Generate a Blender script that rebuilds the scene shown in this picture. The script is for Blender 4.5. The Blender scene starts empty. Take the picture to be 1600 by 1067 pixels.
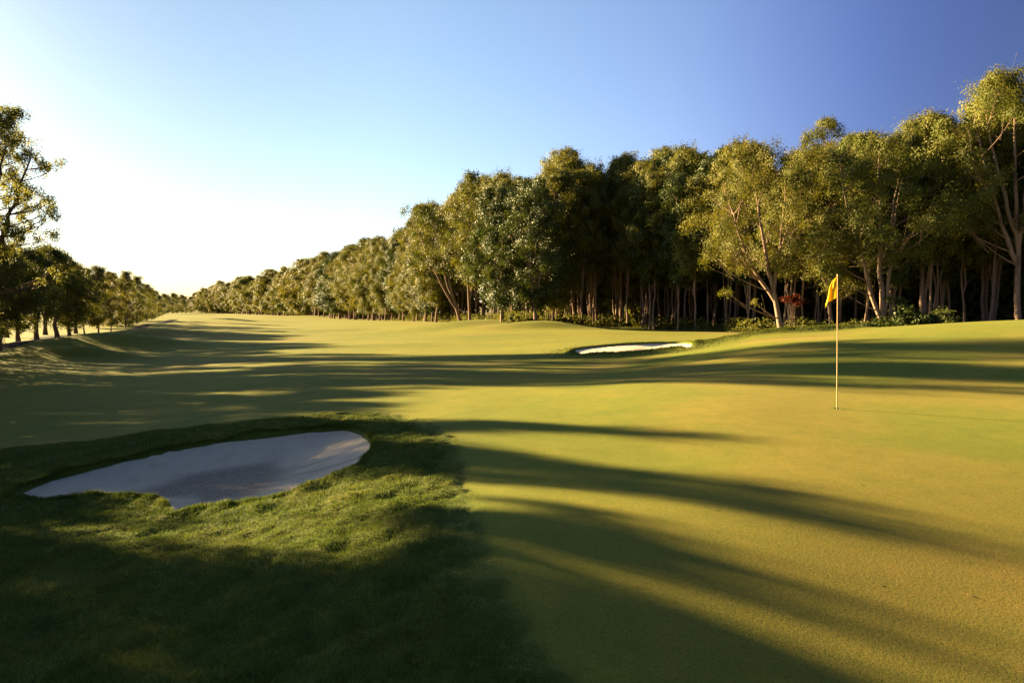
import bpy, math, random
import numpy as np
from mathutils import Vector

# ------------------------------------------------------------------ camera, sky, sun, exposure
scene = bpy.context.scene
COL = scene.collection
F = 1067.0                      # focal length in photo pixels (24 mm on a 36 mm wide frame)
CAMZ = 1.7
HORIZON = 478.0
PITCH = math.atan((533.5 - HORIZON) / F)
cam_data = bpy.data.cameras.new("camera")
cam_data.lens = 24.0
cam_data.sensor_width = 36.0
cam_data.clip_end = 20000
cam_data.clip_start = 0.05
cam = bpy.data.objects.new("camera", cam_data)
COL.objects.link(cam)
cam.location = (0, 0, CAMZ)
cam.rotation_euler = (math.pi / 2 - PITCH, 0, 0)
scene.camera = cam

SUN_AZ = math.radians(60)       # to the left of straight ahead
SUN_EL = math.radians(12.5)
SUN = Vector((-math.sin(SUN_AZ) * math.cos(SUN_EL), math.cos(SUN_AZ) * math.cos(SUN_EL), math.sin(SUN_EL)))

world = bpy.data.worlds.new("World")
scene.world = world
world.use_nodes = True
wn = world.node_tree
wn.nodes.clear()
w_out = wn.nodes.new("ShaderNodeOutputWorld")
w_bg = wn.nodes.new("ShaderNodeBackground")
w_sky = wn.nodes.new("ShaderNodeTexSky")
w_sky.sky_type = 'NISHITA'
w_sky.sun_disc = False
w_sky.sun_elevation = SUN_EL
w_sky.sun_rotation = -SUN_AZ
w_sky.altitude = 0
w_sky.air_density = 0.9
w_sky.dust_density = 1.3
w_sky.ozone_density = 3.0
w_bg.inputs["Strength"].default_value = 0.05
# clear polarised evening air: deepest at right angles to the sun
w_tc = wn.nodes.new("ShaderNodeTexCoord")
w_dot = wn.nodes.new("ShaderNodeVectorMath")
w_dot.operation = 'DOT_PRODUCT'
w_dot.inputs[1].default_value = SUN
wn.links.new(w_tc.outputs["Generated"], w_dot.inputs[0])
w_map = wn.nodes.new("ShaderNodeMapRange")
w_map.inputs["From Min"].default_value = -1.0
w_map.inputs["From Max"].default_value = 1.0
wn.links.new(w_dot.outputs["Value"], w_map.inputs["Value"])
w_ramp = wn.nodes.new("ShaderNodeValToRGB")
w_ramp.color_ramp.interpolation = 'B_SPLINE'
_e = w_ramp.color_ramp.elements
_stops = [(0.25, (0.30, 0.28, 0.32)), (0.48, (0.25, 0.215, 0.31)), (0.57, (0.42, 0.38, 0.56)), (0.67, (0.93, 0.78, 0.80)), (0.83, (0.88, 0.82, 0.70)), (0.93, (0.40, 0.43, 0.42))]
while len(_e) < len(_stops):
    _e.new(0.5)
for _k, (_p, _c) in enumerate(_stops):
    _e[_k].position = _p
    _e[_k].color = (*_c, 1)
wn.links.new(w_map.outputs["Result"], w_ramp.inputs["Fac"])
w_mul = wn.nodes.new("ShaderNodeMix")
w_mul.data_type = 'RGBA'
w_mul.blend_type = 'MULTIPLY'
w_mul.inputs[0].default_value = 1.0
wn.links.new(w_sky.outputs[0], w_mul.inputs[6])
wn.links.new(w_ramp.outputs[0], w_mul.inputs[7])
wn.links.new(w_mul.outputs[2], w_bg.inputs["Color"])
wn.links.new(w_bg.outputs[0], w_out.inputs["Surface"])

sun_data = bpy.data.lights.new("sun", 'SUN')
sun_data.energy = 5.0
sun_data.angle = math.radians(0.5)
sun_data.color = (1.0, 0.73, 0.36)
sun = bpy.data.objects.new("sun", sun_data)
COL.objects.link(sun)
sun.location = (-60, 30, 40)
sun.rotation_euler = SUN.to_track_quat('Z', 'Y').to_euler()

scene.view_settings.view_transform = 'Standard'
scene.view_settings.look = 'None'
scene.view_settings.gamma = 1.0
scene.view_settings.use_curve_mapping = False
scene.view_settings.exposure = 3.0
scene.render.engine = 'CYCLES'
scene.cycles.max_bounces = 6
scene.cycles.transparent_max_bounces = 8

# ------------------------------------------------------------------ helpers
def link(o, parent=None):
    COL.objects.link(o)
    if parent is not None:
        o.parent = parent
    return o

def tag(o, label=None, cat=None, group=None, kind=None):
    if label: o["label"] = label
    if cat: o["category"] = cat
    if group: o["group"] = group
    if kind: o["kind"] = kind
    return o

def empty(name, loc, rz=0.0):
    o = bpy.data.objects.new(name, None)
    o.empty_display_size = 0.3
    o.location = loc
    o.rotation_euler = (0, 0, rz)
    return link(o)

def mesh_np(name, verts, polys, mats=(), smooth=False, mat_index=None, attrs=None):
    """polys: list of int arrays (each (n,k)) of faces with k corners."""
    me = bpy.data.meshes.new(name)
    verts = np.asarray(verts, dtype=np.float32)
    me.vertices.add(len(verts))
    me.vertices.foreach_set("co", verts.ravel())
    loops, totals = [], []
    for p in polys:
        p = np.asarray(p, dtype=np.int32)
        if len(p) == 0:
            continue
        loops.append(p.ravel())
        totals.append(np.full(len(p), p.shape[1], dtype=np.int32))
    loops = np.concatenate(loops)
    totals = np.concatenate(totals)
    starts = np.concatenate([[0], np.cumsum(totals)[:-1]]).astype(np.int32)
    me.loops.add(len(loops))
    me.loops.foreach_set("vertex_index", loops)
    me.polygons.add(len(totals))
    me.polygons.foreach_set("loop_start", starts)
    me.polygons.foreach_set("loop_total", totals)
    for m in mats:
        me.materials.append(m)
    if mat_index is not None:
        me.polygons.foreach_set("material_index", np.asarray(mat_index, dtype=np.int32))
    me.polygons.foreach_set("use_smooth", np.full(len(totals), bool(smooth)))
    if attrs:
        for k, v in attrs.items():
            a = me.attributes.new(k, 'FLOAT', 'POINT')
            a.data.foreach_set("value", np.asarray(v, dtype=np.float32))
    me.update(calc_edges=True)
    return me

def mesh_obj(name, me, parent=None):
    return link(bpy.data.objects.new(name, me), parent)

_rs = np.random.RandomState(11)
_LAT = _rs.rand(256, 256)
def vnoise(x, y, scale=1.0, off=0.0):
    """smooth value noise, 0..1"""
    x = np.asarray(x) / scale + 37.3 + off * 13.7
    y = np.asarray(y) / scale + 91.1 + off * 7.9
    xi, yi = np.floor(x).astype(int), np.floor(y).astype(int)
    fx, fy = x - xi, y - yi
    fx, fy = fx * fx * (3 - 2 * fx), fy * fy * (3 - 2 * fy)
    a = _LAT[xi % 256, yi % 256]; b = _LAT[(xi + 1) % 256, yi % 256]
    c = _LAT[xi % 256, (yi + 1) % 256]; d = _LAT[(xi + 1) % 256, (yi + 1) % 256]
    return (a * (1 - fx) + b * fx) * (1 - fy) + (c * (1 - fx) + d * fx) * fy

def fbm(x, y, scale, off=0.0, octs=3):
    s, amp, tot = 0.0, 1.0, 0.0
    for k in range(octs):
        s = s + amp * vnoise(x, y, scale / 2 ** k, off + k * 3.1)
        tot += amp
        amp *= 0.5
    return s / tot

def sstep(a, b, x):
    t = np.clip((np.asarray(x, dtype=float) - a) / (b - a), 0, 1)
    return t * t * (3 - 2 * t)

# photo ray: direction (dx, 1, dz) per metre of depth
CP, SP = math.cos(PITCH), math.sin(PITCH)
def ray(px, py):
    u = (np.asarray(px, float) - 800.0) / F
    v = -(np.asarray(py, float) - 533.5) / F
    fy = CP + v * SP
    fz = -SP + v * CP
    return u / fy, fz / fy

def at(px, py, Y):
    """world point seen at photo pixel (px, py) at depth Y"""
    dx, dz = ray(px, py)
    return np.array([float(dx) * Y, Y, CAMZ + float(dz) * Y])

# ------------------------------------------------------------------ materials
def new_mat(name):
    m = bpy.data.materials.new(name)
    m.use_nodes = True
    nt = m.node_tree
    b = nt.nodes["Principled BSDF"]
    return m, nt, b

def N(nt, kind, **kw):
    n = nt.nodes.new(kind)
    for k, v in kw.items():
        setattr(n, k, v)
    return n

def noise(nt, scale, detail=3, rough=0.6, coord="Object", vec=None):
    t = N(nt, "ShaderNodeTexNoise")
    t.inputs["Scale"].default_value = scale
    t.inputs["Detail"].default_value = detail
    t.inputs["Roughness"].default_value = rough
    if vec is None:
        c = N(nt, "ShaderNodeTexCoord")
        vec = c.outputs[coord]
    nt.links.new(vec, t.inputs["Vector"])
    return t

def ramp(nt, src, stops):
    r = N(nt, "ShaderNodeValToRGB")
    e = r.color_ramp.elements
    while len(e) < len(stops):
        e.new(0.5)
    for i, (p, c) in enumerate(stops):
        e[i].position = p
        e[i].color = (*c, 1) if len(c) == 3 else c
    nt.links.new(src, r.inputs["Fac"])
    return r

def mixc(nt, fac, a, b, mode='MIX'):
    m = N(nt, "ShaderNodeMix", data_type='RGBA', blend_type=mode)
    for s, v in ((m.inputs[0], fac), (m.inputs[6], a), (m.inputs[7], b)):
        if hasattr(v, "is_linked") or hasattr(v, "links"):
            nt.links.new(v, s)
        elif isinstance(v, (int, float)):
            s.default_value = v
        else:
            s.default_value = (*v, 1) if len(v) == 3 else v
    return m.outputs[2]

def mathn(nt, op, a, b=0.0):
    m = N(nt, "ShaderNodeMath", operation=op)
    for s, v in ((m.inputs[0], a), (m.inputs[1], b)):
        if isinstance(v, (int, float)):
            s.default_value = v
        else:
            nt.links.new(v, s)
    return m.outputs[0]

def attr(nt, name):
    a = N(nt, "ShaderNodeAttribute", attribute_name=name)
    return a.outputs["Fac"]

def bump(nt, b, height, strength, dist):
    n = N(nt, "ShaderNodeBump")
    n.inputs["Strength"].default_value = strength
    n.inputs["Distance"].default_value = dist
    nt.links.new(height, n.inputs["Height"])
    nt.links.new(n.outputs[0], b.inputs["Normal"])

# colours
FAIR_A, FAIR_B = (0.078, 0.099, 0.008), (0.138, 0.135, 0.013)
GREEN_A, GREEN_B, GREEN_DRY = (0.074, 0.113, 0.011), (0.146, 0.143, 0.016), (0.228, 0.147, 0.037)
ROUGH_A, ROUGH_B = (0.040, 0.066, 0.010), (0.088, 0.104, 0.017)

def ground_material():
    m, nt, b = new_mat("turf")
    big = noise(nt, 0.10, 4)
    mid = noise(nt, 0.9, 4)
    fine = noise(nt, 38.0, 3, 0.7)
    vfine = noise(nt, 150.0, 2, 0.7)
    nfac = mathn(nt, 'ADD', mathn(nt, 'MULTIPLY', big.outputs[0], 0.6), mathn(nt, 'MULTIPLY', mid.outputs[0], 0.4))
    nf = ramp(nt, nfac, [(0.38, (0, 0, 0)), (0.62, (1, 1, 1))]).outputs[0]
    fair = mixc(nt, nf, FAIR_A, FAIR_B)
    gsep = ramp(nt, fine.outputs[0], [(0.35, (0, 0, 0)), (0.65, (1, 1, 1))]).outputs[0]
    grn = mixc(nt, mathn(nt, 'ADD', mathn(nt, 'MULTIPLY', nf, 0.6), mathn(nt, 'MULTIPLY', gsep, 0.4)), GREEN_A, GREEN_B)
    dry = attr(nt, "dry")
    dryf = mathn(nt, 'MULTIPLY', dry, mathn(nt, 'ADD', 0.55, mathn(nt, 'MULTIPLY', gsep, 0.45)))
    grn = mixc(nt, dryf, grn, GREEN_DRY)
    rgh = mixc(nt, mathn(nt, 'MULTIPLY', mathn(nt, 'ADD', nf, gsep), 0.5), ROUGH_A, ROUGH_B)
    mown_col = mixc(nt, attr(nt, "green"), fair, grn)  # mown turf colour: fairway blended into putting green
    mown_col = mixc(nt, mathn(nt, 'MULTIPLY', dry, mathn(nt, 'SUBTRACT', 1.0, attr(nt, "green"))), mown_col, (0.14, 0.10, 0.03))
    c = mixc(nt, attr(nt, "rough"), mown_col, rgh)
    floor_n = mixc(nt, mid.outputs[0], (0.05, 0.035, 0.02), (0.10, 0.075, 0.045))
    c = mixc(nt, attr(nt, "forest"), c, floor_n)
    # grains of lighter and darker leaf tips
    c = mixc(nt, 1.0, c, ramp(nt, vfine.outputs[0], [(0.32, (0.66, 0.69, 0.63)), (0.68, (1.30, 1.27, 1.2))]).outputs[0], 'MULTIPLY')
    mott = noise(nt, 3.2, 5, 0.7)
    c = mixc(nt, 1.0, c, ramp(nt, mott.outputs[0], [(0.3, (0.84, 0.90, 0.84)), (0.7, (1.16, 1.09, 1.1))]).outputs[0], 'MULTIPLY')
    grit = noise(nt, 62.0, 2, 0.6)
    c = mixc(nt, 1.0, c, ramp(nt, grit.outputs[0], [(0.3, (0.78, 0.80, 0.76)), (0.7, (1.2, 1.18, 1.14))]).outputs[0], 'MULTIPLY')
    nt.links.new(c, b.inputs["Base Color"])
    b.inputs["Roughness"].default_value = 0.85
    b.inputs["Specular IOR Level"].default_value = 0.05
    b.inputs["Sheen Weight"].default_value = 0.04
    b.inputs["Sheen Roughness"].default_value = 0.55
    b.inputs["Sheen Tint"].default_value = (0.85, 0.80, 0.30, 1)
    h = mathn(nt, 'ADD', mathn(nt, 'MULTIPLY', fine.outputs[0], 0.7), mathn(nt, 'MULTIPLY', vfine.outputs[0], 0.35))
    rr = noise(nt, 5.0, 4, 0.65)
    h = mathn(nt, 'ADD', h, mathn(nt, 'MULTIPLY', mathn(nt, 'MULTIPLY', rr.outputs[0], attr(nt, "rough")), 6.0))
    bump(nt, b, h, 0.26, 0.014)
    return m

def blade_material(name, ca, cb, cdry):
    m, nt, b = new_mat(name)
    r = attr(nt, "tint")
    c = ramp(nt, r, [(0.0, ca), (0.7, cb), (0.92, cdry), (1.0, cdry)]).outputs[0]
    nt.links.new(c, b.inputs["Base Color"])
    b.inputs["Roughness"].default_value = 0.7
    b.inputs["Specular IOR Level"].default_value = 0.08
    tr = N(nt, "ShaderNodeBsdfTranslucent")
    nt.links.new(c, tr.inputs["Color"])
    mx = N(nt, "ShaderNodeMixShader")
    mx.inputs[0].default_value = 0.35
    nt.links.new(b.outputs[0], mx.inputs[1])
    nt.links.new(tr.outputs[0], mx.inputs[2])
    nt.links.new(mx.outputs[0], nt.nodes["Material Output"].inputs["Surface"])
    return m

def leaf_material(name, ca, cb, transl=0.3, spec=0.12):
    m, nt, b = new_mat(name)
    oi = N(nt, "ShaderNodeObjectInfo")
    r = attr(nt, "tint")
    f = mathn(nt, 'ADD', mathn(nt, 'MULTIPLY', r, 0.6), mathn(nt, 'MULTIPLY', oi.outputs["Random"], 0.45))
    c = mixc(nt, f, ca, cb)
    nt.links.new(c, b.inputs["Base Color"])
    b.inputs["Roughness"].default_value = 0.55
    b.inputs["Specular IOR Level"].default_value = spec
    tr = N(nt, "ShaderNodeBsdfTranslucent")
    nt.links.new(mixc(nt, 1.0, c, (1.15, 1.05, 0.6), 'MULTIPLY'), tr.inputs["Color"])
    mx = N(nt, "ShaderNodeMixShader")
    mx.inputs[0].default_value = transl
    nt.links.new(b.outputs[0], mx.inputs[1])
    nt.links.new(tr.outputs[0], mx.inputs[2])
    nt.links.new(mx.outputs[0], nt.nodes["Material Output"].inputs["Surface"])
    return m

def bark_material(name, ca, cb, cpatch):
    m, nt, b = new_mat(name)
    tc = N(nt, "ShaderNodeTexCoord")
    mp = N(nt, "ShaderNodeMapping")
    mp.inputs["Scale"].default_value = (1, 1, 0.22)
    nt.links.new(tc.outputs["Object"], mp.inputs["Vector"])
    n1 = noise(nt, 9.0, 5, 0.7, vec=mp.outputs[0])
    n2 = noise(nt, 1.6, 3, 0.6, vec=mp.outputs[0])
    c = mixc(nt, n1.outputs[0], ca, cb)
    f = ramp(nt, n2.outputs[0], [(0.52, (0, 0, 0)), (0.66, (1, 1, 1))]).outputs[0]
    c = mixc(nt, f, c, cpatch)
    nt.links.new(c, b.inputs["Base Color"])
    b.inputs["Roughness"].default_value = 0.9
    b.inputs["Specular IOR Level"].default_value = 0.1
    bump(nt, b, n1.outputs[0], 0.8, 0.03)
    return m

def sand_material():
    m, nt, b = new_mat("bunker_sand")
    n1 = noise(nt, 70.0, 4, 0.8)
    n2 = noise(nt, 2.2, 5, 0.65)
    c = mixc(nt, ramp(nt, n1.outputs[0], [(0.36, (0, 0, 0)), (0.64, (1, 1, 1))]).outputs[0], (0.60, 0.49, 0.34), (0.83, 0.71, 0.53))
    f = ramp(nt, n2.outputs[0], [(0.46, (0, 0, 0)), (0.62, (1, 1, 1))]).outputs[0]
    c = mixc(nt, mathn(nt, 'MULTIPLY', f, 0.45), c, (0.52, 0.43, 0.32))
    # drag marks of the rake down the faces
    c = mixc(nt, mathn(nt, 'MULTIPLY', attr(nt, "streak"), 0.7), c, (0.34, 0.28, 0.21))
    n4 = noise(nt, 26.0, 3, 0.8)
    speck = ramp(nt, n4.outputs[0], [(0.40, (0.20, 0.155, 0.11)), (0.64, (0.46, 0.385, 0.29))]).outputs[0]
    c = mixc(nt, attr(nt, "damp"), c, speck)
    nt.links.new(c, b.inputs["Base Color"])
    b.inputs["Roughness"].default_value = 0.95
    b.inputs["Specular IOR Level"].default_value = 0.1
    n3 = noise(nt, 12.0, 5, 0.7)
    h = mathn(nt, 'ADD', n1.outputs[0], mathn(nt, 'MULTIPLY', n3.outputs[0], 3.0))
    bump(nt, b, h, 0.9, 0.03)
    return m

def plain_material(name, ca, cb, scale=20, rough=0.6, spec=0.3, bumpd=0.0):
    m, nt, b = new_mat(name)
    n1 = noise(nt, scale, 4)
    nt.links.new(mixc(nt, n1.outputs[0], ca, cb), b.inputs["Base Color"])
    b.inputs["Roughness"].default_value = rough
    b.inputs["Specular IOR Level"].default_value = spec
    if bumpd:
        bump(nt, b, n1.outputs[0], 0.6, bumpd)
    return m

M_TURF = ground_material()
M_BLADE = blade_material("rough_grass", (0.044, 0.084, 0.012), (0.115, 0.140, 0.022), (0.19, 0.16, 0.05))
M_FRINGE = blade_material("fringe_grass", (0.050, 0.078, 0.010), (0.105, 0.115, 0.016), (0.14, 0.12, 0.03))
M_SAND = sand_material()
M_PATH = plain_material("asphalt_path", (0.022, 0.020, 0.020), (0.040, 0.036, 0.035), 30, 0.95, 0.02, 0.01)
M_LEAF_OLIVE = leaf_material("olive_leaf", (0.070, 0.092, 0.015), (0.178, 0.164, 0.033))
M_LEAF_GREEN = leaf_material("dark_green_leaf", (0.032, 0.054, 0.012), (0.080, 0.098, 0.022), 0.25, 0.2)
M_LEAF_GUM = leaf_material("gum_leaf", (0.11, 0.13, 0.035), (0.20, 0.20, 0.065), 0.62)
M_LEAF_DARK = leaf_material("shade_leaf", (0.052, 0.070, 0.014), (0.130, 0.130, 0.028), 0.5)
M_LEAF_RED = leaf_material("red_leaf", (0.070, 0.012, 0.006), (0.11, 0.024, 0.010), 0.3)
M_BARK_PALE = bark_material("paperbark_bark", (0.29, 0.20, 0.14), (0.19, 0.125, 0.09), (0.085, 0.058, 0.042))
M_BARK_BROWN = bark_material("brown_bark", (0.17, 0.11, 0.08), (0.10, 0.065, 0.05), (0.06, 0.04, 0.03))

# ------------------------------------------------------------------ terrain
# control points: photo pixel + depth, so that height follows
CTRL = [
    # green
    (1308, 638, 11.35), (1600, 640, 10.9), (1600, 553, 17), (1600, 500, 24), (1450, 509, 24), (1300, 521, 24.5),
    (1200, 523, 26), (1400, 580, 15.3), (1150, 640, 11.2), (1000, 600, 15.3), (1200, 560, 19.5), (1600, 800, 6.35),
    (1600, 1067, 3.72), (1200, 800, 6.15), (1200, 1067, 3.5), (800, 1067, 3.3), (1000, 720, 8.3), (740, 660, 11.4),
    (740, 790, 6.4), (740, 900, 4.6), (1000, 900, 4.7), (900, 640, 12.4),
    # rough and bunker rim
    (400, 1067, 3.45), (0, 1067, 3.6), (400, 900, 5.05), (0, 900, 5.5), (150, 830, 7.1), (40, 774, 9.1),
    (265, 799, 8.1), (420, 777, 8.1), (572, 690, 10.8), (600, 760, 7.7), (480, 671, 12.2), (300, 694, 11.5),
    (170, 725, 10.7), (640, 650, 13.2), (0, 730, 11),
    # fairway
    (100, 650, 18.5), (300, 640, 18), (0, 600, 29), (200, 590, 31), (200, 560, 47), (400, 600, 23), (400, 560, 38),
    (0, 552, 48), (60, 532, 66), (100, 532, 70), (150, 518, 100), (250, 500, 170), (250, 492, 330), (310, 489, 520),
    (400, 492, 330), (520, 498, 205), (640, 502, 128), (800, 507, 86), (600, 560, 34), (600, 520, 76), (500, 505, 140),
    (400, 510, 110), (300, 520, 85), (800, 600, 18), (800, 540, 42), (1000, 575, 22), (880, 548, 32), (1085, 536, 32),
    (980, 534, 36), (980, 553, 28.5), (950, 517, 66), (1090, 518, 66), (700, 590, 21),
]
cp = np.array([list(at(*c)) for c in CTRL])
extra = np.array([
    [-9, 2.5, -0.4], [-14, 6, -0.9], [-14, 12, -1.2], [-24, 18, -1.6], [9, 8, -0.1], [9, 3, -0.6], [0, 0, -0.05], [3, 0, -0.4], [-4, 0, -0.25],
    [-30, 45, -1.8], [-60, 60, -1.9], [-80, 100, -1.9], [-110, 180, -2.2], [-150, 300, -3], [40, 40, -0.5], [30, 60, -0.9], [60, 60, -0.9],
    [14.6, 80, -0.9], [30, 30, 0.9], [45, 22, 1.0], [40, 10, 0.4], [20, 5, 0.0], [21, 55, -0.6], [-5, -8, -0.2], [-25, -5, -1.2], [15, -8, -0.8],
    [12, 45, -0.7], [28, 44, -0.6], [0, 100, -0.7], [20, 120, -1], [-40, 230, -2], [-100, 430, -2.6], [-400, 300, -3], [200, 300, -2], [-300, 900, -3], [300, 900, -2.5], [0, 600, -2.5], [150, 80, -1],
    [-200, 60, -2],[-100, 20, -2]])
cp = np.vstack([cp, extra])
# thin-plate style fit in a space that compresses distance
def warp(x, y):
    r = np.sqrt(x * x + y * y) + 1e-6
    k = 10 * np.log1p(r / 10) / r
    return x * k, y * k
wx, wy = warp(cp[:, 0], cp[:, 1])
def tps(r2):
    return 0.5 * r2 * np.log(r2 + 1e-9)
K = tps((wx[:, None] - wx[None]) ** 2 + (wy[:, None] - wy[None]) ** 2)
nC = len(cp)
P = np.stack([np.ones(nC), wx, wy], 1)
A = np.zeros((nC + 3, nC + 3))
A[:nC, :nC] = K + np.eye(nC) * 0.15
A[:nC, nC:] = P
A[nC:, :nC] = P.T
sol = np.linalg.solve(A, np.concatenate([cp[:, 2], np.zeros(3)]))

MOUNDS = [  # x, y, height, radius x, radius y
    (*at(745, 500, 82)[:2], 0.75, 7.0, 3.2), (*at(845, 506, 74)[:2], 0.75, 5.5, 2.6), (*at(690, 508, 78)[:2], 0.25, 8, 3),
    (*at(175, 530, 58)[:2], 1.3, 6.0, 3.5), (*at(120, 546, 47)[:2], 0.8, 3.6, 1.8), (*at(225, 516, 82)[:2], 0.8, 7, 3),
    (*at(345, 497, 150)[:2], 0.8, 14, 5), (*at(300, 505, 120)[:2], 0.5, 12, 4), (*at(550, 512, 85)[:2], 0.3, 12, 4), (*at(480, 494, 230)[:2], 0.8, 22, 7),
    (*at(630, 735, 9.0)[:2], 0.10, 0.8, 1.5), (*at(560, 540, 48)[:2], 0.18, 7, 3), (*at(300, 494, 260)[:2], 0.9, 26, 8), (*at(1000, 520, 60)[:2], 0.12, 10, 3),
]
HUMP = np.array([at(900, 556, 29)[:2], at(1000, 549, 28)[:2], at(1090, 535, 27)[:2], at(1180, 525, 26.5)[:2], at(1260, 519, 26.5)[:2], at(1320, 519, 27)[:2]])

def seg_dist(x, y, pts, closed=False):
    d = np.full(np.shape(x), 1e9)
    n = len(pts)
    for i in range(n if closed else n - 1):
        a, b = pts[i], pts[(i + 1) % n]
        ab = b - a
        t = np.clip(((x - a[0]) * ab[0] + (y - a[1]) * ab[1]) / (ab @ ab + 1e-12), 0, 1)
        d = np.minimum(d, np.hypot(x - a[0] - t * ab[0], y - a[1] - t * ab[1]))
    return d

def inside(x, y, pts):
    c = np.zeros(np.shape(x), bool)
    n = len(pts)
    for i in range(n):
        a, b = pts[i], pts[(i + 1) % n]
        if a[1] == b[1]:
            continue
        cross = ((a[1] > y) != (b[1] > y)) & (x < (b[0] - a[0]) * (y - a[1]) / (b[1] - a[1]) + a[0])
        c ^= cross
    return c

def sdf(x, y, pts):
    d = seg_dist(x, y, pts, True)
    return np.where(inside(x, y, pts), -d, d)

def z_base(x, y):
    x = np.asarray(x, float); y = np.asarray(y, float)
    sh = x.shape
    xf, yf = x.ravel(), y.ravel()
    a, b = warp(xf, yf)
    out = np.empty(len(xf))
    for s in range(0, len(xf), 40000):
        e = slice(s, s + 40000)
        r2 = (a[e, None] - wx[None]) ** 2 + (b[e, None] - wy[None]) ** 2
        out[e] = tps(r2) @ sol[:nC] + sol[nC] + sol[nC + 1] * a[e] + sol[nC + 2] * b[e]
    r = np.hypot(xf, yf)
    far = sstep(500, 900, r)
    out = out * (1 - far) + (-2.6) * far
    for mx, my, h, rx, ry in MOUNDS:
        q = ((xf - mx) / rx) ** 2 + ((yf - my) / ry) ** 2
        near = q < 12
        out[near] += h * np.exp(-q[near])
    near = (np.abs(xf) < 30) & (yf > 10) & (yf < 45)
    if near.any():
        d = seg_dist(xf[near], yf[near], HUMP)
        out[near] += 0.20 * np.exp(-(d / 0.7) ** 2)
    return out.reshape(sh)

def on_ground(px, py, it=60):
    """photo pixel -> world point on the base terrain"""
    px = np.atleast_1d(np.asarray(px, float)); py = np.atleast_1d(np.asarray(py, float))
    dx, dz = ray(px, py)
    Ys = np.exp(np.linspace(math.log(2.0), math.log(700), 500))
    X = dx[:, None] * Ys[None]; Yg = np.broadcast_to(Ys[None], X.shape)
    zz = CAMZ + dz[:, None] * Ys[None]
    g = z_base(X, Yg)
    below = zz < g
    k = np.argmax(below, axis=1)
    k = np.where(below.any(1), np.maximum(k, 1), len(Ys) - 1)
    i = np.arange(len(px))
    h0 = zz[i, k - 1] - g[i, k - 1]; h1 = zz[i, k] - g[i, k]
    t = np.clip(h0 / (h0 - h1 + 1e-9), 0, 1)
    Yh = Ys[k - 1] + t * (Ys[k] - Ys[k - 1])
    return np.stack([dx * Yh, Yh], 1)

def smooth_closed(pts, n=6):
    """Catmull-Rom through a closed outline"""
    pts = np.asarray(pts, float); m = len(pts); out = []
    for i in range(m):
        p0, p1, p2, p3 = pts[i - 1], pts[i], pts[(i + 1) % m], pts[(i + 2) % m]
        for k in range(n):
            t = k / n
            out.append(0.5 * ((2 * p1) + (-p0 + p2) * t + (2 * p0 - 5 * p1 + 4 * p2 - p3) * t * t + (-p0 + 3 * p1 - 3 * p2 + p3) * t ** 3))
    return np.array(out)

B1_PX = [(20, 771), (50, 755), (100, 739), (165, 722), (235, 706), (300, 693), (370, 682), (440, 674), (490, 669), (538, 667), (565, 673), (580, 686),
         (581, 702), (566, 722), (527, 745), (470, 766), (410, 782), (355, 792), (308, 799), (272, 806), (263, 790), (246, 780), (205, 775), (150, 777), (90, 781), (38, 783)]
B2_PX = [(892, 548), (905, 544), (930, 541), (965, 538), (1000, 536), (1040, 535), (1075, 535), (1085, 536.5), (1060, 541), (1020, 546), (975, 550), (930, 551), (900, 550.5)]
def outline(px):
    p = np.array(px, float)
    return smooth_closed(on_ground(p[:, 0], p[:, 1]), 5)
B1 = outline(B1_PX)
B2 = outline(B2_PX)
B1_DEPTH, B2_DEPTH = 0.34, 0.17

def bunker_drop(x, y):
    z = np.zeros(np.shape(x))
    for B, dep in ((B1, B1_DEPTH), (B2, B2_DEPTH)):
        lo, hi = B.min(0) - 0.6, B.max(0) + 0.6
        near = (x > lo[0]) & (x < hi[0]) & (y > lo[1]) & (y < hi[1])
        if near.any():
            d = sdf(x[near], y[near], B)
            z[near] -= (dep + 0.35) * sstep(0.0, 0.22, -d)
            z[near] += 0.035 * np.exp(-((d - 0.1) / 0.18) ** 2)
    return z

ROUGH_PX = [(612, 648), (652, 656), (686, 672), (709, 696), (721, 727), (728, 767), (736, 815), (751, 863), (776, 910), (806, 957), (843, 1012), (893, 1067),
            (900, 1150), (-500, 1150), (-500, 730), (-200, 720), (0, 702), (120, 690), (250, 672), (400, 655), (500, 646), (560, 644)]
rp = np.array(ROUGH_PX, float)
_rw = on_ground(rp[:, 0], np.minimum(rp[:, 1], 1066))
# continue the edge behind the camera
_rw[12] = [1.6, 0.5]; _rw[13] = [-7, 0.5]; _rw[14] = [-9.5, 9.0]; _rw[15] = [-11, 11.5]
ROUGH = smooth_closed(np.array(_rw), 4)
GREEN_PX = [(735, 660), (800, 640), (860, 610), (930, 585), (1000, 565), (1080, 549), (1150, 538), (1230, 529), (1320, 524)]
gp = np.array(GREEN_PX, float)
_g = on_ground(gp[:, 0], gp[:, 1])
GREENP = np.vstack([_g, [[14, 25.5], [20, 26], [30, 24], [34, 14], [26, 4], [14, -3], [2.5, -3], [0.8, 0.5]], on_ground([870, 832, 802, 780, 757, 742, 736, 731, 726], [1066, 1010, 955, 910, 865, 815, 770, 730, 695])])

ROWLINE = [(1600, 48), (1440, 54), (1380, 52), (1215, 55), (1100, 66), (1000, 80), (905, 88), (860, 80), (780, 82), (740, 95), (700, 110), (640, 132), (600, 155),
           (560, 180), (520, 212), (480, 250), (440, 295), (400, 350), (350, 450), (310, 580)]
ROWXY = np.array([[(p - 800) / F * Y, Y] for p, Y in ROWLINE])

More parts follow.
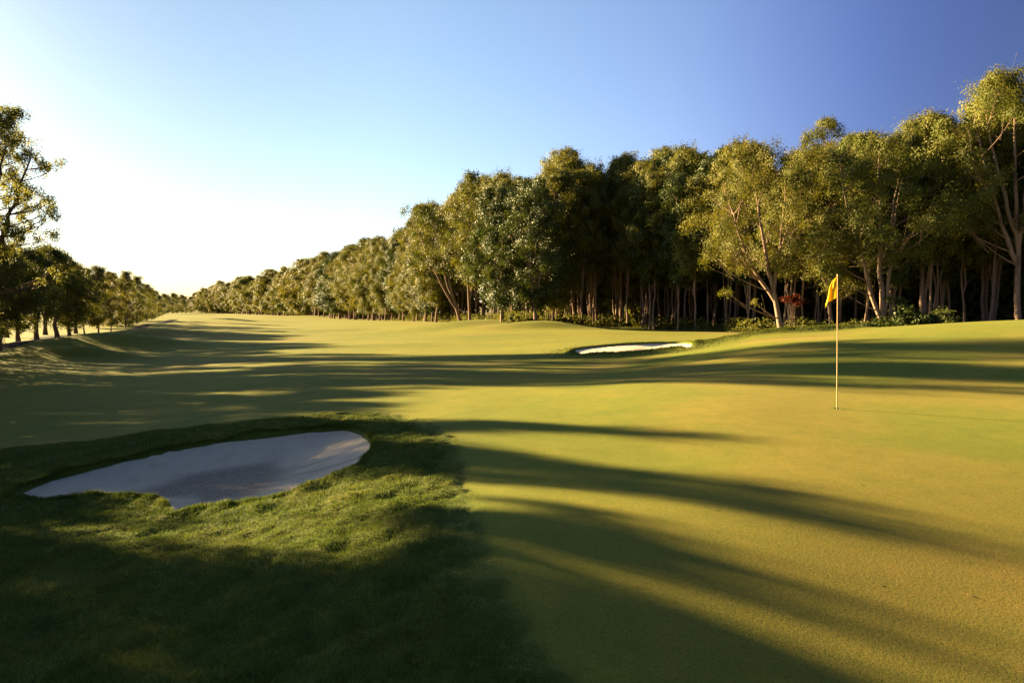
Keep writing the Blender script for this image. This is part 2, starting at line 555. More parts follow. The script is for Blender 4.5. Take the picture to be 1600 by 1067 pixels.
def zones(x, y):
    xf, yf = x, y
    edge = (fbm(xf, yf, 0.35, 5) - 0.5) * 0.2
    rough = 1 - sstep(-0.05, 0.08, sdf(xf, yf, ROUGH) + edge)
    green = 1 - sstep(-0.05, 0.25, sdf(xf, yf, GREENP))
    dh = seg_dist(xf, yf, HUMP)
    e2 = (fbm(xf, yf, 1.2, 9) - 0.5) * 1.2
    rough = np.maximum(rough, (1 - sstep(0.5, 0.9, dh + e2 * 0.4)) * 0.9)
    d2 = sdf(xf, yf, B2)
    rough = np.maximum(rough, (1 - sstep(0.5, 2.2, d2 + e2)) * 0.28)
    # row offset: forest floor behind the right tree line
    drow = seg_dist(xf, yf, ROWXY)
    # signed: right of row
    i = np.argmin(((xf[..., None] - ROWXY[:, 0]) ** 2 + (yf[..., None] - ROWXY[:, 1]) ** 2), axis=-1)
    side = (xf - ROWXY[i, 0]) * 0.883 + (yf - ROWXY[i, 1]) * 0.47
    srow = np.where(side > 0, drow, -drow)
    forest = sstep(-2.0, 1.5, srow + (fbm(xf, yf, 3, 2) - 0.5) * 3)
    for mx, my, h, rx, ry in MOUNDS[:2]:
        q = ((xf - mx) / (rx * 0.9)) ** 2 + ((yf - my) / ry) ** 2
        rough = np.maximum(rough, 0.55 * np.exp(-q ** 2))
    dry = 0.55 * sstep(0.52, 0.72, fbm(xf, yf, 4.0, 21)) * green
    # the worn apron toward the front of the green
    q = ((xf - 3.6) / 3.2) ** 2 + ((yf - 4.6) / 2.6) ** 2
    dry = np.maximum(dry, 0.95 * np.exp(-q) * (0.6 + 0.4 * fbm(xf, yf, 0.8, 4)) * green)
    dry = np.maximum(dry, 0.5 * sstep(0.6, 0.75, fbm(xf, yf, 7.0, 33)) * (1 - green) * (1 - rough))
    q = seg_dist(xf, yf, np.array([on_ground([1180], [533])[0], on_ground([1290], [528])[0]]))
    dry = np.maximum(dry, 0.9 * np.exp(-(q / 0.6) ** 2))
    return np.clip(rough, 0, 1), np.clip(green, 0, 1), np.clip(dry, 0, 1), np.clip(forest, 0, 1)

def grow(start, step, stop, ratio):
    out, s = [], step
    v = start
    while v < stop:
        s *= ratio
        v += s
        out.append(v)
    return out
HOLE = on_ground([1308], [638])[0]
gx = sorted([-v for v in grow(9.0, 0.06, 2500, 1.09)]) + list(np.arange(-9.0, 1.6, 0.05)) + list(np.arange(1.6, 14, 0.09)) + grow(14, 0.12, 2500, 1.085)
gy = sorted([-v for v in grow(-2.0, 0.2, 400, 1.3)]) + list(np.arange(-2.0, 1.6, 0.15)) + list(np.arange(1.6, 14.5, 0.05)) + list(np.arange(14.5, 40, 0.13)) + grow(40, 0.14, 4000, 1.05)
gx, gy = np.array(gx), np.array(gy)
hx, hy = HOLE
HR = 0.13
gx = np.sort(np.concatenate([gx[(np.abs(gx - hx) > HR + 0.03)], [hx - HR, hx, hx + HR]]))
gy = np.sort(np.concatenate([gy[(np.abs(gy - hy) > HR + 0.03)], [hy - HR, hy, hy + HR]]))
GX, GY = np.meshgrid(gx, gy)
gz = z_base(GX, GY)
rough_m, green_m, dry_m, forest_m = zones(GX.ravel(), GY.ravel())
near_f = 1 - sstep(18, 40, np.hypot(GX, GY))
lump = ((fbm(GX, GY, 0.42, 1, 3) - 0.5) * 0.13 + (fbm(GX, GY, 0.16, 31, 2) - 0.5) * 0.05) * rough_m.reshape(GX.shape) * near_f
gz = gz + lump + bunker_drop(GX, GY)
nx, ny = len(gx), len(gy)
idx = np.arange(nx * ny).reshape(ny, nx)
quads = np.stack([idx[:-1, :-1], idx[:-1, 1:], idx[1:, 1:], idx[1:, :-1]], -1).reshape(-1, 4)
qc = np.stack([(GX[:-1, :-1] + GX[1:, 1:]) / 2, (GY[:-1, :-1] + GY[1:, 1:]) / 2], -1).reshape(-1, 2)
hole_q = (np.abs(qc[:, 0] - hx) < HR) & (np.abs(qc[:, 1] - hy) < HR)
ground_me = mesh_np("ground", np.stack([GX.ravel(), GY.ravel(), gz.ravel()], 1), [quads[~hole_q]], [M_TURF], True,
                    attrs={"rough": rough_m, "green": green_m, "dry": dry_m, "forest": forest_m})
ground = tag(mesh_obj("ground", ground_me), kind="structure", label="mown golf turf of fairway, putting green and rough")

def zg(x, y):
    """height of the built ground (bilinear)"""
    x = np.atleast_1d(np.asarray(x, float)); y = np.atleast_1d(np.asarray(y, float))
    i = np.clip(np.searchsorted(gx, x) - 1, 0, nx - 2); j = np.clip(np.searchsorted(gy, y) - 1, 0, ny - 2)
    tx = np.clip((x - gx[i]) / (gx[i + 1] - gx[i]), 0, 1); ty = np.clip((y - gy[j]) / (gy[j + 1] - gy[j]), 0, 1)
    return (gz[j, i] * (1 - tx) + gz[j, i + 1] * tx) * (1 - ty) + (gz[j + 1, i] * (1 - tx) + gz[j + 1, i + 1] * tx) * ty
def zg1(x, y):
    return float(zg([x], [y])[0])

# hole in the green: a square patch with a round opening, and the cup liner below
NS = 32
ang = np.linspace(0, 2 * np.pi, NS, endpoint=False)
sq = np.stack([np.cos(ang), np.sin(ang)], 1)
sq = sq / np.abs(sq).max(1)[:, None] * HR
rc = 0.054
cz = zg1(hx, hy)
rim = np.stack([np.cos(ang) * rc, np.sin(ang) * rc], 1)
ov = np.concatenate([np.c_[sq + HOLE, zg(sq[:, 0] + hx, sq[:, 1] + hy)], np.c_[rim + HOLE, zg(rim[:, 0] + hx, rim[:, 1] + hy)]])
k = np.arange(NS); k2 = (k + 1) % NS
patch_me = mesh_np("ground_patch", ov, [np.stack([k, k2, k2 + NS, k + NS], 1)], [M_TURF], True,
                   attrs={"rough": np.zeros(2 * NS), "green": np.ones(2 * NS), "dry": np.zeros(2 * NS), "forest": np.zeros(2 * NS)})
tag(mesh_obj("ground_round_hole", patch_me), kind="structure", label="mown turf cut round the hole")
M_CUP = plain_material("cup_liner", (0.03, 0.028, 0.025), (0.06, 0.05, 0.04), 30, 0.8)
cv = np.concatenate([np.c_[rim + HOLE, zg(rim[:, 0] + hx, rim[:, 1] + hy) + 0.001], np.c_[rim * 0.98 + HOLE, np.full(NS, cz - 0.16)], [[hx, hy, cz - 0.16]]])
cup_me = mesh_np("hole_cup", cv, [np.stack([k, k + NS, k2 + NS, k2], 1), np.stack([k + NS, np.full(NS, 2 * NS), k2 + NS], 1)], [M_CUP], True)
tag(mesh_obj("hole_cup", cup_me), "dark round cup sunk in the green under the flagstick", "golf hole")

# ------------------------------------------------------------------ bunkers
def make_bunker(B, depth, damp_c, label, nr=46):
    c = B.mean(0) if damp_c is None else damp_c
    t = np.concatenate([np.linspace(0, 0.9, nr - 14, endpoint=False), np.linspace(0.9, 1.05, 14)])
    n = len(B)
    rimz = z_base(B[:, 0], B[:, 1])
    rimz = (rimz + np.roll(rimz, 1) + np.roll(rimz, -1)) / 3 - 0.05
    cz0 = rimz.mean()
    v, dm, st = [], [], []
    for ti in t:
        p = c + (B - c) * ti
        base = cz0 * (1 - min(ti, 1)) + rimz * min(ti, 1) + (rimz - cz0) * 0
        prof = depth * (1 - min(ti, 1.0) ** 2.4)
        z = base - prof - (0.25 * (ti - 1) if ti > 1 else 0)
        ripple = (fbm(p[:, 0], p[:, 1], 0.16, 7) - 0.5) * 0.018 * min(1, 3 * (1.02 - min(ti, 1)))
        v.append(np.c_[p, z + ripple])
        e = np.full(n, ti) + (fbm(p[:, 0], p[:, 1], 0.6, 17) - 0.5) * 0.22
        dm.append(np.clip(0.85 * (1 - sstep(0.34, 0.58, e)), 0, 1))
        aa = np.arctan2(p[:, 1] - c[1], p[:, 0] - c[0])
        st.append(np.clip(sstep(0.52, 0.72, vnoise(aa * 16 + fbm(p[:, 0], p[:, 1], 0.9, 3) * 1.0, np.full(n, ti * 1.1), 1.0, 5)) * sstep(0.9, 0.3, np.abs(aa)) * sstep(0.45, 0.6, ti) * (1 - sstep(0.93, 1.0, ti)), 0, 1))
    v = np.concatenate(v); dm = np.concatenate(dm); st = np.concatenate(st)
    nt_ = len(t)
    i0 = np.arange(nt_ - 1)[:, None] * n + np.arange(n)[None]
    i1 = np.arange(nt_ - 1)[:, None] * n + (np.arange(n)[None] + 1) % n
    q = np.stack([i0, i1, i1 + n, i0 + n], -1).reshape(-1, 4)
    me = mesh_np("bunker_sand", v, [q], [M_SAND], True, attrs={"damp": dm, "streak": st})
    return tag(mesh_obj("bunker_sand", me), label, "bunker", "sand bunkers")
b1c = on_ground([335], [716])[0]
make_bunker(B1, B1_DEPTH, b1c, "large shaded sand bunker with a grass tongue set in the near rough")
make_bunker(B2, B2_DEPTH, None, "small sunlit sand bunker behind the far edge of the green")

# ------------------------------------------------------------------ cart path
def path_strip(px, width, name, label):
    p = np.array([on_ground([a], [b])[0] if len((a, b)) == 2 else 0 for a, b in px])
    return path_world(p, width, name, label)
def path_world(p, width, name, label):
    pts = []
    for i in range(len(p) - 1):
        p0, p1, p2, p3 = p[max(i - 1, 0)], p[i], p[i + 1], p[min(i + 2, len(p) - 1)]
        for kk in range(14):
            t = kk / 14
            pts.append(0.5 * ((2 * p1) + (-p0 + p2) * t + (2 * p0 - 5 * p1 + 4 * p2 - p3) * t * t + (-p0 + 3 * p1 - 3 * p2 + p3) * t ** 3))
    pts = np.array(pts)
    d = np.gradient(pts, axis=0); d /= np.linalg.norm(d, axis=1)[:, None]
    nrm = np.stack([-d[:, 1], d[:, 0]], 1)
    offs = np.linspace(-0.5, 0.5, 7) * width
    V = []
    for o in offs:
        q = pts + nrm * o
        V.append(np.c_[q, zg(q[:, 0], q[:, 1]) + (0.05 if abs(o) < width * 0.49 else -0.05)])
    V = np.concatenate(V); n = len(pts)
    qs = []
    for r in range(len(offs) - 1):
        i = np.arange(n - 1) + r * n
        qs.append(np.stack([i, i + 1, i + 1 + n, i + n], 1))
    return tag(mesh_obj(name, mesh_np(name, V, [np.concatenate(qs)], [M_PATH], True)), label, kind="structure")
path_world(np.array([[-55, 30], [-44, 45], [-40, 54], [-45, 66], [-52, 76], [-54, 90], [-58, 104], [-66, 125], [-78, 160], [-100, 220]]), 2.6, "path", "narrow dark cart path beside the left trees")

# ------------------------------------------------------------------ trees
def tube(points, radii, seg=7):
    P_ = np.asarray(points, float); R_ = np.asarray(radii, float)
    n = len(P_)
    d = np.gradient(P_, axis=0)
    d /= np.linalg.norm(d, axis=1)[:, None] + 1e-9
    ref = np.array([1.0, 0.3, 0.1])
    a = np.cross(d, ref); a /= np.linalg.norm(a, axis=1)[:, None] + 1e-9
    b = np.cross(d, a)
    th = np.linspace(0, 2 * np.pi, seg, endpoint=False)
    V = P_[:, None, :] + R_[:, None, None] * (np.cos(th)[None, :, None] * a[:, None, :] + np.sin(th)[None, :, None] * b[:, None, :])
    i0 = np.arange(n - 1)[:, None] * seg + np.arange(seg)[None]
    i1 = np.arange(n - 1)[:, None] * seg + (np.arange(seg)[None] + 1) % seg
    q = np.stack([i0, i1, i1 + seg, i0 + seg], -1).reshape(-1, 4)
    return V.reshape(-1, 3), q

def join(parts):
    V, Q, o = [], [], 0
    for v, q in parts:
        V.append(v); Q.append(q + o); o += len(v)
    return np.concatenate(V), np.concatenate(Q)

def curve(p0, p1, p2, n=6):
    t = np.linspace(0, 1, n)[:, None]
    return (1 - t) ** 2 * np.asarray(p0)[None] + 2 * t * (1 - t) * np.asarray(p1)[None] + t * t * np.asarray(p2)[None]

def leaves(rng, centres, radii, n_each, size, aspect=0.45, flat=0.78, droop=0.0, outw=0.6, sub=9, subr=0.42):
    """leaf quads gathered in small sprays round each clump's shell; returns verts, quads, tint"""
    C_, Nn, T_ = [], [], []
    for c, r, n in zip(centres, radii, n_each):
        d = rng.normal(size=(sub, 3)); d /= np.linalg.norm(d, axis=1)[:, None]
        d[:, 2] = np.where(d[:, 2] < -0.45, -d[:, 2] * 0.6, d[:, 2])
        sc = d * (r * rng.uniform(0.45, 1.0, sub))[:, None]
        w = rng.integers(0, sub, n)
        p = sc[w] + rng.normal(size=(n, 3)) * (r * subr * rng.uniform(0.5, 1.0, sub)[w])[:, None] * 0.6
        p[:, 2] *= flat
        if droop:
            p[:, 2] -= droop * r * rng.random(n) ** 2
        nn = p / (np.linalg.norm(p, axis=1)[:, None] + 1e-6)
        C_.append(p + np.asarray(c)[None]); Nn.append(nn)
        T_.append(np.clip(rng.normal(0.5, 0.2) + rng.normal(size=n) * 0.14, 0, 1))
    C_ = np.concatenate(C_); Nn = np.concatenate(Nn); T_ = np.concatenate(T_)
    m = len(C_)
    rnd = rng.normal(size=(m, 3)); rnd /= np.linalg.norm(rnd, axis=1)[:, None]
    nrm = Nn * outw + rnd * 0.62 + np.array([0, 0, 0.18])
    nrm /= np.linalg.norm(nrm, axis=1)[:, None]
    ax = np.cross(nrm, rng.normal(size=(m, 3)))
    if droop:
        ax[:, 2] -= 1.0
        ax -= nrm * (ax * nrm).sum(1)[:, None]
    ax /= np.linalg.norm(ax, axis=1)[:, None] + 1e-9
    bx = np.cross(nrm, ax)
    L = size * rng.uniform(0.65, 1.35, m)[:, None]
    W = L * aspect
    v = np.stack([C_ - ax * L * 0.5, C_ + bx * W * 0.5 - ax * L * 0.05, C_ + ax * L * 0.5, C_ - bx * W * 0.5 - ax * L * 0.05], 1).reshape(-1, 3)
    q = np.arange(m * 4).reshape(m, 4)
    return v, q, np.repeat(T_, 4)

def tree_meshes(seed, H, r0, cb=0.35, rw=3.2, stems=((0.0, 0.0, 0.0),), n_puffs=34, puff=1.15, n_leaf=11000, leaf=0.2, aspect=0.45, bark=None, leafm=None,
                top=0.75, lean=(0, 0), squash=(1, 1), droop=0.45, extra=(), wob=0.35, seg=8, sub=9, subr=0.42, bias=0.5, flat=0.9, twigs=0, outw=1.15, bare=0, rise=0.6):
    rng = np.random.default_rng(seed)
    parts, spts = [], []
    lean = np.array([lean[0], lean[1], 0.0])
    for si, (sx, sy, fork) in enumerate(stems):
        # every stem leaves the first one at its fork height
        n = 12
        h = np.linspace(fork if si else 0.0, H * (0.93 if si == 0 else rng.uniform(0.72, 0.9)), n)
        t = (h - h[0]) / (h[-1] - h[0])
        base = np.zeros(3) if si == 0 else np.array([np.interp(fork, spts[0][:, 2], spts[0][:, 0]), np.interp(fork, spts[0][:, 2], spts[0][:, 1]), fork])
        x = base[0] + sx * t ** 0.8 + lean[0] * (h - h[0]) / H
        y = base[1] + sy * t ** 0.8 + lean[1] * (h - h[0]) / H
        x[1:] += np.cumsum(rng.normal(size=n - 1)) * wob * 0.3
        y[1:] += np.cumsum(rng.normal(size=n - 1)) * wob * 0.3
        pts = np.stack([x, y, h], 1)
        rad = r0 * (1.0 if si == 0 else 0.72) * (1 - t * 0.88)
        if si == 0:
            rad[0] *= 1.5
            pts[0, 2] = -0.5
        parts.append(tube(pts, rad, seg))
        spts.append(pts)
    cen, rad_p = [], []
    allst = np.concatenate(spts)
    mid_top = np.mean([p[-1] for p in spts], axis=0)
    for k_ in range(n_puffs):
        u = cb + (1 - cb) * ((k_ + rng.random()) / n_puffs)
        s = (u - cb) / (1 - cb)
        R = rw * max(0.18, math.sin(math.pi * min(0.97, max(0.06, s ** top)))) * rng.uniform(0.75, 1.15)
        a = k_ * 2.39996 + rng.normal() * 0.5
        rr = R * rng.uniform(0.25, 1.0) ** bias
        z = H * u
        ax_ = np.interp(z, spts[0][:, 2], spts[0][:, 0]); ay_ = np.interp(z, spts[0][:, 2], spts[0][:, 1])
        if len(spts) > 1:
            st = spts[rng.integers(len(spts))]
            ax_ = 0.5 * ax_ + 0.5 * np.interp(z, st[:, 2], st[:, 0]); ay_ = 0.5 * ay_ + 0.5 * np.interp(z, st[:, 2], st[:, 1])
        c = np.array([ax_ + rr * math.cos(a) * squash[0], ay_ + rr * math.sin(a) * squash[1], min(z, H - puff * 0.4)])
        cen.append(c); rad_p.append(puff * rng.uniform(0.65, 1.3) * (0.8 if s > 0.9 else 1))
    for e in extra:
        cen.append(np.array(e[:3], float)); rad_p.append(e[3])
    for c, pr in zip(cen, rad_p):
        d2 = np.hypot(allst[:, 0] - c[0], allst[:, 1] - c[1])
        zz = c[2] - np.maximum(0.5, d2 * rise)
        j = int(np.argmin(np.abs(allst[:, 2] - zz) + d2 * 0.6))
        o = allst[j]
        mid = o + (c - o) * np.array([0.6, 0.6, 0.35])
        L = np.linalg.norm(c - o)
        rb = min(0.06, 0.010 * L + 0.010) * (r0 / 0.22)
        parts.append(tube(curve(o, mid, c, 6), np.linspace(rb, 0.012, 6), 5))
        for _ in range(twigs):
            e = c + rng.normal(size=3) * pr * 0.6
            parts.append(tube(curve(mid, (mid + e) / 2 + rng.normal(size=3) * 0.15, e, 4), np.linspace(rb * 0.45, 0.008, 4), 4))
    for _ in range(bare):
        j = rng.integers(3, len(allst) - 2); o = allst[j]
        e = o + np.array([rng.normal() * 1.2, rng.normal() * 1.2, rng.uniform(0.2, 1.6)])
        parts.append(tube(curve(o, (o + e) / 2 + [0, 0, -0.2], e, 5), np.linspace(0.035, 0.008, 5), 4))
    rad_p = np.array(rad_p)
    n_each = np.maximum(20, (n_leaf * rad_p ** 2 / (rad_p ** 2).sum())).astype(int)
    lv, lq, lt = leaves(rng, cen, rad_p, n_each, leaf, aspect, flat, droop, outw, sub, subr)
    tv, tq = join(parts)
    trunk = mesh_np("trunk", tv, [tq], [bark], True)
    crown = mesh_np("crown", lv, [lq], [leafm], False, attrs={"tint": lt})
    trunk["height"] = H
    return trunk, crown, H

def place_tree(kind, meshes, x, y, H=None, rz=0.0, label=None, cat="tree", group=None, wide=1.0):
    trunk, crown, h0 = meshes
    s = (H / h0) if H else 1.0
    root = empty(kind, (x, y, zg1(x, y) - 0.02), rz)
    root.scale = (s * wide, s * wide, s)
    tag(root, label, cat, group)
    mesh_obj("trunk", trunk, root)
    mesh_obj("crown", crown, root)
    return root

PALE, BROWN = M_BARK_PALE, M_BARK_BROWN
rnd = random.Random(5)
# variants shared by many trees
EDGE = [tree_meshes(100 + i, 15, 0.13, cb=cb*0.5, rw=rw*1.2, stems=st, n_puffs=54, puff=1.2, n_leaf=34000, leaf=0.20, bark=PALE, leafm=M_LEAF_OLIVE, top=tp, twigs=1)
        for i, (cb, rw, st, tp) in enumerate([
            (0.28, 2.7, ((0, 0, 0), (1.2, 0.4, 2.0)), 0.8), (0.34, 2.4, ((0, 0, 0),), 0.7), (0.22, 2.9, ((0, 0, 0), (-1.2, -0.6, 3.0)), 0.9),
            (0.40, 2.6, ((0, 0, 0), (0.9, -0.9, 1.5), (-0.9, 0.3, 2.2)), 0.7), (0.30, 2.2, ((0, 0, 0),), 0.85)])]
TALL = [tree_meshes(200 + i, 18, 0.115, cb=0.38, rw=2.8, stems=st, n_puffs=42, puff=1.3, n_leaf=24000, leaf=0.23, bark=PALE, leafm=M_LEAF_OLIVE, top=0.7, bare=6)
        for i, st in enumerate([((0, 0, 0), (1.3, -0.4, 0.3)), ((0, 0, 0), (0.9, 0.5, 4.0)), ((0, 0, 0), (-0.8, 0.6, 0.4), (0.9, 0.3, 0.6)), ((0, 0, 0), (0.6, -0.8, 2.5), (-0.7, -0.2, 5.0))])]
FAR = [tree_meshes(300 + i, 15, 0.2, cb=cb*0.6, rw=rw*1.05, n_puffs=40 if i < 4 else 26, puff=1.5, n_leaf=20000, leaf=0.31, bark=PALE, leafm=M_LEAF_OLIVE, top=0.8, seg=5)
       for i, (cb, rw) in enumerate([(0.2, 3.4), (0.30, 2.6), (0.16, 4.2), (0.22, 2.8), (0.36, 2.2), (0.5, 3.2)])]

EDGE.append(tree_meshes(106, 15, 0.13, cb=0.12, rw=2.9, stems=((0, 0, 0), (1.1, -0.5, 1.8)), n_puffs=60, puff=1.15, n_leaf=34000, leaf=0.2, aspect=0.55, bark=PALE, leafm=M_LEAF_GREEN, top=0.75, twigs=1))
TALL.append(tree_meshes(206, 18, 0.10, cb=0.30, rw=2.3, stems=((0, 0, 0), (0.7, -0.5, 1.2)), n_puffs=46, puff=1.1, n_leaf=24000, leaf=0.22, bark=PALE, leafm=M_LEAF_GREEN, top=0.7, bare=8))
SKY_PX = np.array([310, 350, 400, 440, 480, 520, 560, 600, 640, 652, 668, 690, 715, 740, 780, 830, 850, 862, 890, 915, 925, 960, 1000, 1060, 1090, 1130, 1170, 1215, 1260, 1310, 1350, 1400, 1440, 1490, 1530, 1570, 1640])
SKY_PY = np.array([458, 444, 438, 428, 418, 402, 394, 384, 376, 352, 330, 322, 300, 278, 276, 282, 278, 250, 250, 252, 266, 250, 244, 236, 246, 232, 236, 246, 238, 220, 222, 206, 194, 196, 150, 118, 108])
def sky_height(x, y):
    px = 800 + F * x / y
    py = np.interp(px, SKY_PX, SKY_PY)
    return CAMZ + (HORIZON - py) / F * y * 1.0 - zg1(x, y), px

# walk along the row edge
seglen = np.hypot(*np.diff(ROWXY, axis=0).T)
cum = np.concatenate([[0], np.cumsum(seglen)])
def row_at(s):
    x = np.interp(s, cum, ROWXY[:, 0]); y = np.interp(s, cum, ROWXY[:, 1])
    x2 = np.interp(s + 1, cum, ROWXY[:, 0]); y2 = np.interp(s + 1, cum, ROWXY[:, 1])
    d = np.array([x2 - x, y2 - y]); d /= np.linalg.norm(d) + 1e-9
    return np.array([x, y]), d
BACK = np.array([0.883, 0.47])      # away from the fairway

def row_label(px, depth, style):
    return None

# --- hero trees of the right wood
def hero(kind, px, Y, top_py, label, group=None, rz=0.0, **kw):
    x = (px - 800) / F * Y
    zb = zg1(x, Y)
    H = CAMZ + (HORIZON - top_py) / F * Y - zb
    m = tree_meshes(H=H, **kw)
    return place_tree(kind, m, x, Y, None, rz, label, "tree", group)

hero("paperbark_tree", 1225, 55, 226, "spreading sunlit paperbark left of the yellow flag, with a low bare side branch", seed=1, r0=0.23, cb=0.36, rw=5.2,
     stems=((-2.6, 0, 0), (-3.8, 0.8, 2.6), (0.8, -0.5, 3.6), (-1.0, 1.2, 4.5)), n_puffs=66, puff=1.2, n_leaf=46000, leaf=0.155, bark=PALE, leafm=M_LEAF_OLIVE, top=0.62, lean=(-0.6, 0), wob=0.25, twigs=2,
     extra=((-6.0, 0, 6.2, 1.35), (-5.2, 0.5, 7.4, 1.3), (-4.4, -0.8, 5.6, 1.1), (0.9, -1.2, 6.6, 1.45), (1.5, -0.8, 7.3, 1.1), (-5.0, -1, 3.4, 0.75), (-2.6, -1, 2.6, 0.5)))
hero("paperbark_tree", 1383, 52, 216, "forked sunlit paperbark with three pale trunks rising beside the green's back edge", seed=2, r0=0.23, cb=0.38, rw=4.4,
     stems=((-0.9, 0, 0), (-3.6, 0.2, 1.0), (0.5, -0.4, 1.3), (1.5, 0.5, 5.0)), n_puffs=60, puff=1.25, n_leaf=46000, leaf=0.155, bark=PALE, leafm=M_LEAF_OLIVE, top=0.62, wob=0.2, twigs=2,
     extra=((-4.8, -0.5, 6.4, 1.3), (-4.2, -0.4, 5.0, 1.2), (-3.6, 0.3, 4.2, 1.0), (-5.2, 0, 7.6, 1.2), (-3.4, -0.6, 7.4, 1.3)))
hero("paperbark_tree", 1441, 55, 190, "straight twin stemmed paperbark rising from the leafy shrubs", seed=3, r0=0.2, cb=0.55, rw=3.3,
     stems=((-0.4, 0, 0), (0.9, 0.3, 1.6), (-1.6, 0.3, 7.0), (1.8, 0.2, 7.5)), n_puffs=46, puff=1.25, n_leaf=38000, leaf=0.155, bark=PALE, leafm=M_LEAF_OLIVE, top=0.6, wob=0.15, twigs=2)
hero("paperbark_tree", 1596, 50, 112, "tallest paperbark at the end of the wood with long ascending limbs", seed=4, r0=0.24, cb=0.42, rw=4.8,
     stems=((-1.0, 0, 0), (-3.2, 0.3, 5.6), (-2.2, 0.6, 8.0), (1.2, 0.3, 7.0)), n_puffs=64, puff=1.25, n_leaf=46000, leaf=0.155, bark=PALE, leafm=M_LEAF_OLIVE, top=0.58, wob=0.2, twigs=2,
     extra=((-4.3, -0.5, 8.2, 1.1), (-4.9, 0, 8.7, 0.8)))
hero("paperbark_tree", 1300, 58, 235, "bushy paperbark whose pale trunk stands directly behind the flag", seed=5, r0=0.19, cb=0.32, rw=3.8,
     stems=((-0.6, 0, 0), (-2.6, 0.3, 4.0), (1.2, 0.2, 4.5)), n_puffs=52, puff=1.2, n_leaf=38000, leaf=0.155, bark=PALE, leafm=M_LEAF_OLIVE, top=0.7, twigs=2,
     extra=((-0.5, -2.0, 4.4, 1.4), (1.0, -2.2, 4.0, 1.2), (-1.6, -2.0, 5.4, 1.2)))
hero("gum_tree", 1275, 84, 190, "tall thin crowned tree standing up above the wood over the flag", seed=6, r0=0.25, cb=0.74, rw=3.6,
     stems=((0.4, 0, 0), (1.2, 0, 14)), n_puffs=34, puff=1.2, n_leaf=16000, leaf=0.19, bark=PALE, leafm=M_LEAF_OLIVE, top=0.7, twigs=1)
hero("gum_tree", 886, 92, 237, "tall tree with a rounded olive crown standing up above the dark bay of the wood", seed=7, r0=0.25, cb=0.7, rw=4.0,
     stems=((0.2, 0, 0), (1.0, 0, 12)), n_puffs=38, puff=1.35, n_leaf=18000, leaf=0.2, bark=PALE, leafm=M_LEAF_OLIVE, top=0.8, twigs=1)
for px, Y, tp, lab, sd, rw_ in ((838, 76, 284, "broad leafy dark green tree bulging out from the wood's corner", 8, 4.6), (785, 80, 292, "dark green broadleaf tree behind the grass mounds with foliage to the ground", 9, 4.0)):
    hero("broadleaf_tree", px, Y, tp, lab, seed=sd, r0=0.22, cb=0.13, rw=rw_, stems=((0.2, 0, 0), (1.5, -0.5, 2), (-1.5, 0.2, 2.5)), n_puffs=90, puff=1.25, n_leaf=38000, leaf=0.21, aspect=0.6,
         bark=PALE, leafm=M_LEAF_GREEN, top=0.75, twigs=1, bias=0.35)
hero("paperbark_tree", 735, 92, 273, "tall olive paperbark next to the dark green broadleaf trees", seed=10, r0=0.2, cb=0.3, rw=3.6, stems=((0, 0, 0), (1.5, 0, 3)), n_puffs=60, puff=1.25, n_leaf=18000,
     leaf=0.24, bark=PALE, leafm=M_LEAF_OLIVE, top=0.7, twigs=1)
hero("paperbark_tree", 722, 100, 318, "leaning paperbark with long bare pale limbs in the sunlit row", seed=12, r0=0.24, cb=0.42, rw=4.4, stems=((-3.5, 0, 0), (-5.0, 0, 2.0), (-2.0, -1, 3.0)), n_puffs=50, puff=1.3, n_leaf=16000,
     leaf=0.25, bark=PALE, leafm=M_LEAF_OLIVE, top=0.7, twigs=1, lean=(-1.5, 0))
hero("gum_tree", 664, 122, 322, "thin topped tree breaking the skyline of the sunlit row", seed=13, r0=0.24, cb=0.55, rw=3.8, stems=((-0.5, 0, 0), (-2.5, 0, 8)), n_puffs=26, puff=1.2, n_leaf=8000,
     leaf=0.26, bark=PALE, leafm=M_LEAF_OLIVE, top=0.7, twigs=1)

